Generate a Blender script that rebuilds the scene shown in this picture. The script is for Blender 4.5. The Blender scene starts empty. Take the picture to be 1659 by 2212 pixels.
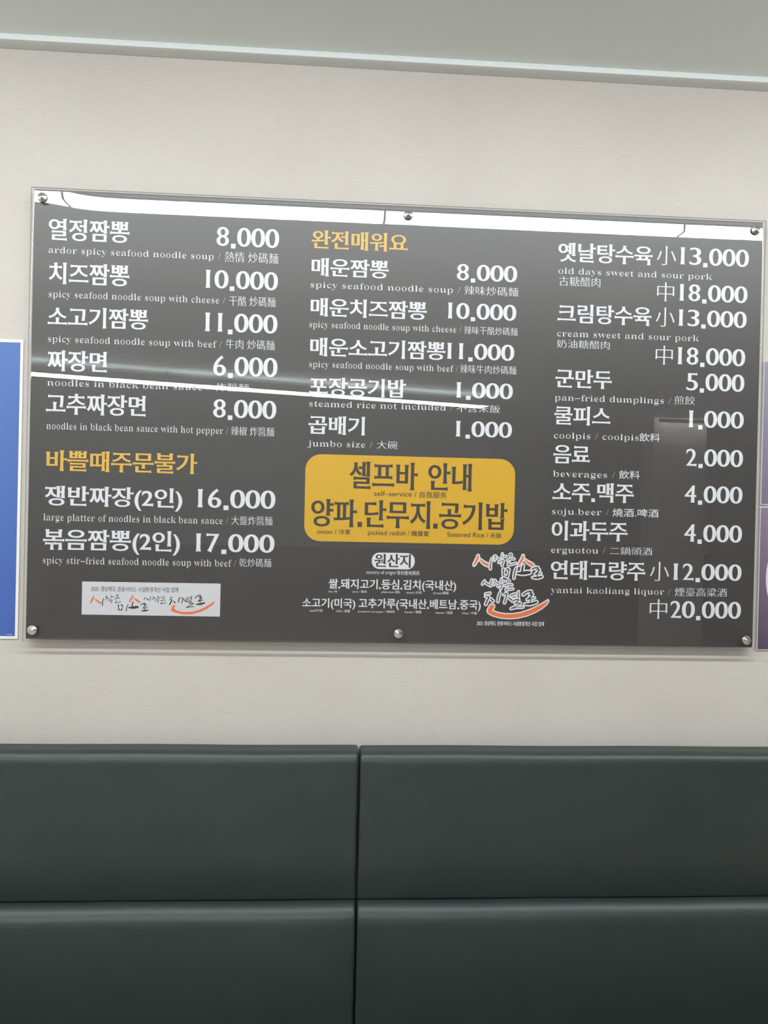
import bpy, bmesh, math, random
from mathutils import Matrix
random.seed(4)
sc = bpy.context.scene
COL = sc.collection
# ---------------------------------------------------------------- camera
cam_d = bpy.data.cameras.new('camera'); cam = bpy.data.objects.new('camera', cam_d); COL.objects.link(cam); sc.camera = cam
cam_d.sensor_fit = 'HORIZONTAL'; cam_d.sensor_width = 36; cam_d.lens = 36*1660/1659; cam_d.clip_start = .02
YAW, PITCH, ROLL = .05975148, -.00593104, .02243787
_f = Vec = None
from mathutils import Vector
_f = Vector((math.sin(YAW)*math.cos(PITCH), math.cos(YAW)*math.cos(PITCH), math.sin(PITCH)))
_r = Vector((math.cos(YAW), -math.sin(YAW), 0)); _u = _r.cross(_f)
_r2 = _r*math.cos(ROLL)+_u*math.sin(ROLL); _u2 = _u*math.cos(ROLL)-_r*math.sin(ROLL)
_m = Matrix((_r2, _u2, -_f)).transposed().to_4x4(); _m.translation = (-.1397, -1.6873, 1.5404)
cam.matrix_world = _m
# ---------------------------------------------------------------- light and exposure (the lamps themselves are built further down)
LAMP = (.96, .985, 1, 51.0)      # near row of ceiling lights: colour, radiance
LAMP_FAR = (.96, .985, 1, 44.0)
world = bpy.data.worlds.new('world'); sc.world = world; world.use_nodes = True
world.node_tree.nodes['Background'].inputs[0].default_value = (.8, .9, 1, 1)
world.node_tree.nodes['Background'].inputs[1].default_value = .05
sc.view_settings.view_transform = 'Standard'; sc.view_settings.look = 'None'; sc.view_settings.gamma = 1
sc.view_settings.use_curve_mapping = False; sc.view_settings.exposure = 0.0
sc.cycles.use_denoising = True; sc.cycles.sample_clamp_indirect = 4
sc.cycles.max_bounces = 10; sc.cycles.diffuse_bounces = 5; sc.cycles.transparent_max_bounces = 16
sc.cycles.caustics_reflective = False; sc.cycles.caustics_refractive = False
# ---------------------------------------------------------------- helpers
def tag(o, label=None, cat=None, group=None, kind=None):
    if label: o['label'] = label
    if cat: o['category'] = cat
    if group: o['group'] = group
    if kind: o['kind'] = kind
    return o
def empty(name, loc, parent=None):
    o = bpy.data.objects.new(name, None); o.empty_display_size = .05; COL.objects.link(o); o.location = loc; o.parent = parent; return o
def place(name, me, mat=None, parent=None, smooth=False):
    if mat: me.materials.append(mat)
    if smooth: me.polygons.foreach_set('use_smooth', [True]*len(me.polygons))
    o = bpy.data.objects.new(name, me); COL.objects.link(o); o.parent = parent
    if parent: o.matrix_parent_inverse = Matrix.Translation(parent.location).inverted() if parent.parent is None else Matrix()
    return o
def mesh(name, V, F, mat=None, parent=None, smooth=False):
    me = bpy.data.meshes.new(name); me.from_pydata(V, [], F); me.update(); return place(name, me, mat, parent, smooth)
def box(name, x0, x1, y0, y1, z0, z1, mat=None, parent=None, bevel=0, seg=2):
    bm = bmesh.new(); bmesh.ops.create_cube(bm, size=1)
    for v in bm.verts: v.co = ((x0+x1)/2+v.co.x*(x1-x0), (y0+y1)/2+v.co.y*(y1-y0), (z0+z1)/2+v.co.z*(z1-z0))
    if bevel: bmesh.ops.bevel(bm, geom=bm.edges[:], offset=bevel, segments=seg, affect='EDGES', profile=.5)
    me = bpy.data.meshes.new(name); bm.to_mesh(me); bm.free(); return place(name, me, mat, parent, bool(bevel))
def nodes(name):
    m = bpy.data.materials.new(name); m.use_nodes = True; n = m.node_tree.nodes; l = m.node_tree.links; return m, n, l, n['Principled BSDF']
def mat(name, col, rough=.5, metal=0, emit=None, spec=.5):
    m, n, l, b = nodes(name); b.inputs['Base Color'].default_value = (*col, 1); b.inputs['Roughness'].default_value = rough
    b.inputs['Metallic'].default_value = metal; b.inputs['Specular IOR Level'].default_value = spec
    if emit: b.inputs['Emission Color'].default_value = (*emit[:3], 1); b.inputs['Emission Strength'].default_value = emit[3]
    return m
def noise(n, l, scale, mapping=(1, 1, 1), detail=4, rough=.55):
    t = n.new('ShaderNodeTexCoord'); mp = n.new('ShaderNodeMapping'); mp.inputs['Scale'].default_value = mapping
    x = n.new('ShaderNodeTexNoise'); x.inputs['Scale'].default_value = scale; x.inputs['Detail'].default_value = detail; x.inputs['Roughness'].default_value = rough
    l.new(t.outputs['Object'], mp.inputs[0]); l.new(mp.outputs[0], x.inputs[0]); return x.outputs[0]
def ramp(n, l, src, stops):
    r = n.new('ShaderNodeValToRGB'); l.new(src, r.inputs[0]); e = r.color_ramp.elements
    e[0].position, e[0].color = stops[0][0], (*stops[0][1], 1); e[1].position, e[1].color = stops[-1][0], (*stops[-1][1], 1)
    for p, c in stops[1:-1]: q = e.new(p); q.color = (*c, 1)
    return r.outputs[0]
def mul(n, l, a, b, f=1.0):
    m = n.new('ShaderNodeMix'); m.data_type = 'RGBA'; m.blend_type = 'MULTIPLY'; m.inputs[0].default_value = f
    l.new(a, m.inputs[6]); l.new(b, m.inputs[7]); return m.outputs[2]
# ---------------------------------------------------------------- materials
def wallpaper():
    m, n, l, b = nodes('wallpaper')
    g = ramp(n, l, noise(n, l, 3, (1, 1, 1), 2), [(.3, (.51, .48, .445)), (.7, (.545, .515, .478))])
    s1 = ramp(n, l, noise(n, l, 10, (4, 4, 60), 5, .7), [(.32, (.86, .855, .85)), (.47, (1, 1, 1)), (.8, (1, 1, 1))])
    s2 = ramp(n, l, noise(n, l, 11, (1.6, 1.6, 36), 3, .6), [(.26, (.84, .83, .82)), (.38, (1, 1, 1)), (.9, (1, 1, 1))])
    s3 = ramp(n, l, noise(n, l, 420, (1, 1, 1.6), 2, .6), [(.3, (.955, .955, .955)), (.6, (1, 1, 1))])
    l.new(mul(n, l, mul(n, l, mul(n, l, g, s1), s2), s3), b.inputs['Base Color'])
    b.inputs['Roughness'].default_value = .75; b.inputs['Specular IOR Level'].default_value = .25
    bp = n.new('ShaderNodeBump'); bp.inputs['Strength'].default_value = .25; bp.inputs['Distance'].default_value = .0006
    l.new(noise(n, l, 60, (3, 3, 18), 4, .7), bp.inputs['Height']); l.new(bp.outputs[0], b.inputs['Normal'])
    return m
def leather():
    m, n, l, b = nodes('leatherette')
    l.new(ramp(n, l, noise(n, l, 5, (1, 1, 1), 2), [(.3, (.016, .0245, .0225)), (.7, (.019, .028, .0255))]), b.inputs['Base Color'])
    b.inputs['Roughness'].default_value = .42; b.inputs['Specular IOR Level'].default_value = .5
    bp = n.new('ShaderNodeBump'); bp.inputs['Strength'].default_value = .22; bp.inputs['Distance'].default_value = .0008
    l.new(noise(n, l, 900, (1, 1, 1), 3, .6), bp.inputs['Height']); l.new(bp.outputs[0], b.inputs['Normal'])
    return m
def board_print():
    m, n, l, b = nodes('board_print')
    l.new(ramp(n, l, noise(n, l, 500, (1, 1, 1), 2), [(.3, (.038, .0345, .034)), (.7, (.044, .040, .0395))]), b.inputs['Base Color'])
    b.inputs['Roughness'].default_value = .42; b.inputs['Specular IOR Level'].default_value = .8; return m
def acrylic():
    """clear sheet: what is behind shows through, the room mirrors in its front face"""
    m, n, l, b = nodes('clear_acrylic'); n.remove(b); out = n['Material Output']
    tr = n.new('ShaderNodeBsdfTransparent'); tr.inputs[0].default_value = (.985, .99, .988, 1)
    gl = n.new('ShaderNodeBsdfGlossy'); gl.inputs['Roughness'].default_value = .004
    lw = n.new('ShaderNodeLayerWeight'); lw.inputs[0].default_value = .5      # facing, the same from either side of the sheet
    pw = n.new('ShaderNodeMath'); pw.operation = 'POWER'; l.new(lw.outputs['Facing'], pw.inputs[0]); pw.inputs[1].default_value = 5
    fr = n.new('ShaderNodeMath'); fr.operation = 'MULTIPLY_ADD'; l.new(pw.outputs[0], fr.inputs[0]); fr.inputs[1].default_value = .95; fr.inputs[2].default_value = .052
    mx = n.new('ShaderNodeMixShader'); l.new(fr.outputs[0], mx.inputs[0]); l.new(tr.outputs[0], mx.inputs[1]); l.new(gl.outputs[0], mx.inputs[2])
    l.new(mx.outputs[0], out.inputs[0]); return m
def acrylic_edge():
    m, n, l, b = nodes('acrylic_edge'); out = n['Material Output']
    b.inputs['Base Color'].default_value = (.50, .52, .50, 1); b.inputs['Roughness'].default_value = .25
    tr = n.new('ShaderNodeBsdfTransparent'); mx = n.new('ShaderNodeMixShader'); mx.inputs[0].default_value = .55
    l.new(tr.outputs[0], mx.inputs[1]); l.new(b.outputs[0], mx.inputs[2]); l.new(mx.outputs[0], out.inputs[0]); return m
def clear():
    m, n, l, b = nodes('acrylic_back'); n.remove(b); tr = n.new('ShaderNodeBsdfTransparent'); l.new(tr.outputs[0], n['Material Output'].inputs[0]); return m
def painted(name, c, k=.02, rough=.6):
    m, n, l, b = nodes(name)
    l.new(ramp(n, l, noise(n, l, 2.5, (1, 1, 1), 3), [(.3, tuple(v*(1-k) for v in c)), (.7, tuple(v*(1+k) for v in c))]), b.inputs['Base Color'])
    b.inputs['Roughness'].default_value = rough; return m
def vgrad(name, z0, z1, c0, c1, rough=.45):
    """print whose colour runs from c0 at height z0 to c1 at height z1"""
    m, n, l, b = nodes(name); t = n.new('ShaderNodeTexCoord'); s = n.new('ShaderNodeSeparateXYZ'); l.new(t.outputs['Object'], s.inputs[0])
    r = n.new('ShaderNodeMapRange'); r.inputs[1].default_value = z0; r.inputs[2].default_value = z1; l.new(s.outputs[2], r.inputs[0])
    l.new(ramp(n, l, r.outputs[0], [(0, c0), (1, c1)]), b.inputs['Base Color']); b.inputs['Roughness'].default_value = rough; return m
M = dict(wall=wallpaper(), leather=leather(), board=board_print(), acrylic=acrylic(), edge=acrylic_edge(), clear=clear(),
         ceiling=painted('ceiling_paint', (.80, .87, .85)), moulding=mat('moulding_film', (.66, .70, .69), .35),
         white=mat('white_print', (.70, .71, .745), .36), yellow=mat('yellow_print', (.66, .40, .07), .36), panel=mat('yellow_panel_print', (.60, .345, .022), .36),
         dark=mat('dark_print', (.050, .043, .040), .36), ink=mat('ink_print', (.12, .11, .12), .5), orange=mat('orange_print', (.74, .16, .055), .45),
         paper=mat('white_paper', (.61, .61, .64), .45), steel=mat('brushed_steel', (.62, .61, .59), .22, 1), steel_dark=mat('standoff_barrel', (.45, .45, .45), .35, 1),
         back_wall=painted('far_wall_paint', (.62, .66, .64)), floor=painted('floor_tile', (.43, .37, .33), .08, .4), housing=mat('lamp_housing', (.55, .55, .55), .4),
         ply=mat('bench_carcass', (.05, .05, .05), .6), border=mat('poster_border', (.80, .79, .75), .4), frame=mat('print_frame', (.60, .58, .56), .4))
# ---------------------------------------------------------------- the room
XL, XR, YB, ZC = -4.2, 5.4, -9.5, 2.511
def struct(o): o['kind'] = 'structure'; return o
struct(box('wall_back', XL, XR, 0, .12, 0, ZC+.1, M['wall']))
struct(box('floor', XL-.1, XR+.1, YB-.1, .12, -.1, 0, M['floor']))
struct(box('ceiling', XL-.1, XR+.1, YB-.1, .12, ZC, ZC+.1, M['ceiling']))
struct(box('wall_left', XL-.12, XL, YB, .0, 0, ZC, M['back_wall']))
struct(box('wall_right', XR, XR+.12, YB, .0, 0, ZC, M['back_wall']))
struct(box('wall_front', XL-.1, XR+.1, YB-.12, YB, 0, ZC, M['back_wall']))
struct(box('trim_1', XL, XR, -.0355, 0, 2.4985, ZC, M['moulding'], bevel=.0012))
struct(box('trim_2', XL, XR, YB, YB+.02, 0, .95, mat('added_wainscot', (.10, .055, .045), .5)))  # added wainscot, browns what the lower part of the sign mirrors
# ---------------------------------------------------------------- lettering
import numpy as np
from mathutils import Vector
from mathutils.geometry import delaunay_2d_cdt
SERIF = {}
for _k in range(26):
    SERIF[chr(97+_k)] = chr(0x1D41A+_k); SERIF[chr(65+_k)] = chr(0x1D400+_k)
#          ox     oy    flare  (fractions of the em; ox thickens the upright strokes, oy the level ones)
STYLES = {
 'display': (.025, .005, .028),
 'number':  (.020, -.010, .022),
 'tall':    (.024, .006, .026),
 'gothic':  (.022, .014, .0),
 'serif':   (-.037, .005, .0),
 'hanja':   (.0, -.014, .0),
 'brushy':  (-.004, -.016, .012),
 'sans':    (.002, .002, .0),
}
RAW = {}
def load_glyphs(chars):
    """outlines of every needed letter from Blender's own built-in lettering: one text, one letter and a rule per line"""
    order = ['']+sorted(chars); LH = 4.0
    cu = bpy.data.curves.new('t', 'FONT'); cu.size = 1; cu.body = '\n'.join(c+'|' for c in order); cu.space_line = LH
    ob = bpy.data.objects.new('t', cu); bpy.context.scene.collection.objects.link(ob)
    dg = bpy.context.evaluated_depsgraph_get(); dg.update()
    c = ob.evaluated_get(dg).to_curve(dg); rows = {}
    for s in c.splines:
        bp = s.bezier_points; n = len(bp); pts = []
        for i in range(n):
            a, b = bp[i], bp[(i+1) % n]
            A, B = np.array(a.co[:2]), np.array(b.co[:2]); P, Q = np.array(a.handle_right[:2]), np.array(b.handle_left[:2])
            L = B-A; ln = np.hypot(*L)
            if ln < 1e-6: continue
            d1 = abs(L[0]*(P-A)[1]-L[1]*(P-A)[0])/ln; d2 = abs(L[0]*(Q-A)[1]-L[1]*(Q-A)[0])/ln
            k = 1 if max(d1, d2) < 2e-3 else (3 if ln < .12 else 6)
            for j in range(k):
                t = j/k; u = 1-t
                pts.append(u*u*u*A+3*u*u*t*P+3*u*t*t*Q+t*t*t*B)
        if len(pts) > 2:
            pts = np.array(pts); r = int(round((.35-pts[:, 1].mean())/LH)); pts[:, 1] += r*LH; rows.setdefault(r, []).append(pts)
    x0 = max(p[:, 0].max() for p in rows[0])
    for r, ch in enumerate(order):
        sp = rows[r]; k = max(range(len(sp)), key=lambda i: sp[i][:, 0].max()); bar = sp.pop(k)
        if ch: RAW[ch] = (sp, bar[:, 0].max()-x0)
    ob.to_curve_clear(); bpy.data.objects.remove(ob); bpy.data.curves.remove(cu)
    sq = lambda a, b, c, d: np.array([(a, b), (c, b), (c, d), (a, d)])
    RAW['\u00b7'] = ([sq(.03, -.075, .205, .095)], .235)      # big square stop of the prices
def cross(a, b): return a[..., 0]*b[..., 1]-a[..., 1]*b[..., 0]
def restroke(polys, ox, oy, fl):
    """heavier or lighter strokes, kept clear of their neighbours, and stroke ends flared"""
    polys = [p for p in polys if len(p) > 2]
    areas = [cross(p, np.roll(p, -1, 0)).sum() for p in polys]
    if not polys: return []
    s0 = np.sign(areas[int(np.argmax(np.abs(areas)))])
    polys = [p if s0 > 0 else p[::-1] for p in polys]         # filled side on the left of every edge
    A = np.concatenate(polys); B = np.concatenate([np.roll(p, -1, 0) for p in polys])
    D = B-A; ln = np.hypot(D[:, 0], D[:, 1])+1e-9; N = np.stack([D[:, 1], -D[:, 0]], 1)/ln[:, None]
    def reach(sign):
        best = np.full(len(A), 9.)
        for t in (.15, .5, .85):
            M = A+D*t; dr = N*sign
            W = A[None]-M[:, None]; den = cross(dr[:, None], D[None])
            with np.errstate(all='ignore'):
                s = cross(W, D[None])/den; q = cross(W, dr[:, None])/den
            ok = (np.abs(den) > 1e-7) & (s > 1e-4) & (q > -.02) & (q < 1.02)
            best = np.minimum(best, np.where(ok, s, 9.).min(1))
        return best
    off = ox*N[:, 0]**2+oy*N[:, 1]**2
    if (off > 0).any(): off = np.where(off > 0, np.minimum(off, .30*reach(1)), off)
    if (off < 0).any(): off = np.where(off < 0, -np.minimum(-off, .36*reach(-1)), off)
    out = []; k0 = 0
    for p in polys:
        n = len(p); o = off[k0:k0+n]; nn = N[k0:k0+n]; L = ln[k0:k0+n]; dd = D[k0:k0+n]/L[:, None]; k0 += n
        q = np.zeros_like(p)
        for i in range(n):
            a, b = nn[i-1], nn[i]; det = a[0]*b[1]-a[1]*b[0]; dot = float(a@b)
            if abs(det) > .25:
                x = (o[i-1]*b[1]-o[i]*a[1])/det; y = (a[0]*o[i]-b[0]*o[i-1])/det
                v = np.array([x, y]); m = np.hypot(x, y); lim = 2.2*max(abs(o[i-1]), abs(o[i]))+1e-6
                if m > lim: v *= lim/m
            else:
                h = a+b; h = h/(np.hypot(*h)+1e-9); v = h*(o[i-1]+o[i])/2
            q[i] = p[i]+v
        if fl > 0:
            turn = [float(cross(dd[i-1], dd[i])) for i in range(n)]
            cap = [.035 < L[i] < .125 and turn[i] > .72 and turn[(i+1) % n] > .72 and L[i-1] > .05 and L[(i+1) % n] > .05
                   and float(dd[i-1]@dd[(i+1) % n]) < -.6 for i in range(n)]
            res = []
            for i in range(n):
                c_here, c_prev = cap[i], cap[i-1]
                if c_here:                                     # corner starting a cap: side comes in along edge i-1
                    f = min(fl, .38*float(reach_pt(q[i], -dd[i], A, D)))
                    l = min(.16, .45*L[i-1])
                    res += [q[i]-dd[i-1]*l, q[i]-dd[i-1]*l*.45-dd[i]*f*.22, q[i]-dd[i-1]*l*.12-dd[i]*f*.75, q[i]-dd[i]*f+dd[i-1]*f*.12]
                elif c_prev:
                    f = min(fl, .38*float(reach_pt(q[i], dd[i-1], A, D)))
                    l = min(.16, .45*L[i])
                    res += [q[i]+dd[i-1]*f-dd[i]*f*.12, q[i]+dd[i]*l*.12+dd[i-1]*f*.75, q[i]+dd[i]*l*.45+dd[i-1]*f*.22, q[i]+dd[i]*l]
                else: res.append(q[i])
            q = np.array(res)
        out.append(q)
    return out
def reach_pt(m, dr, A, D):
    W = A-m; den = cross(dr[None], D)
    with np.errstate(all='ignore'):
        s = cross(W, D)/den; q = cross(W, dr[None])/den
    ok = (np.abs(den) > 1e-7) & (s > .012) & (q > -.02) & (q < 1.02)
    return np.where(ok, s, 9.).min()
def fill(polys, mode=2):
    vs = []; fs = []
    for p in polys:
        fs.append(list(range(len(vs), len(vs)+len(p)))); vs += [Vector((float(x), float(y))) for x, y in p]
    if not vs: return [], []
    r = delaunay_2d_cdt(vs, [], fs, mode, 1e-6)
    V = [(v[0], v[1]) for v in r[0]]; F = []
    for f, orig in zip(r[2], r[5] if len(r) > 5 else r[2]):
        F.append(list(f))
    return V, F
GC = {}
def glyph(ch, style):
    key = (ch, style)
    if key not in GC:
        src = SERIF.get(ch, ch) if style == 'serif' else ch
        sp, adv = RAW[src]; ox, oy, fl = STYLES[style]
        if ch == '\u00b7': P = sp
        else: P = restroke(sp, ox, oy, fl)
        V, F = fill(P)
        if style == 'number' and V:                           # widths of the price figures
            lo, hi = min(v[0] for v in V), max(v[0] for v in V)
            w, lb, rb = {'0': (.53, .004, .004), '1': (hi-lo, .13, .15), '\u00b7': (.175, .05, .05)}.get(ch, (.475, .03, .03))
            if ch == '7' or ch == '2': w = .44
            V = [(lb+(x-lo)*w/(hi-lo), y) for x, y in V]; adv = lb+w+rb
        GC[key] = (V, F, adv)
    return GC[key]
def span(ch, style):
    V = glyph(ch, style)[0]; ys = [v[1] for v in V]; return min(ys), max(ys)
def text_mesh(text, x0, x1, zb, zt, style, ref):
    """flat lettering in the sign's own metres: ink from x0 to x1, reference glyph from zb to zt"""
    V = []; F = []; pen = 0
    for ch in text:
        v, f, adv = glyph(ch, style); n = len(V)
        V += [(x+pen, y) for x, y in v]; F += [[i+n for i in t] for t in f]; pen += adv
    xs = [v[0] for v in V]; ys = [v[1] for v in V]
    if ref == 'ink': lo, hi = min(ys), max(ys)
    elif ref == 'latin': lo, hi = 0, span('d', style)[1]
    elif ref == 'hangul': lo, hi = span('기', style)
    elif ref == 'number': lo, hi = span('0', style)
    sx = (x1-x0)/(max(xs)-min(xs)); sz = (zt-zb)/(hi-lo)
    return [(x0+(x-min(xs))*sx, zb+(y-lo)*sz) for x, y in V], F

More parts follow.
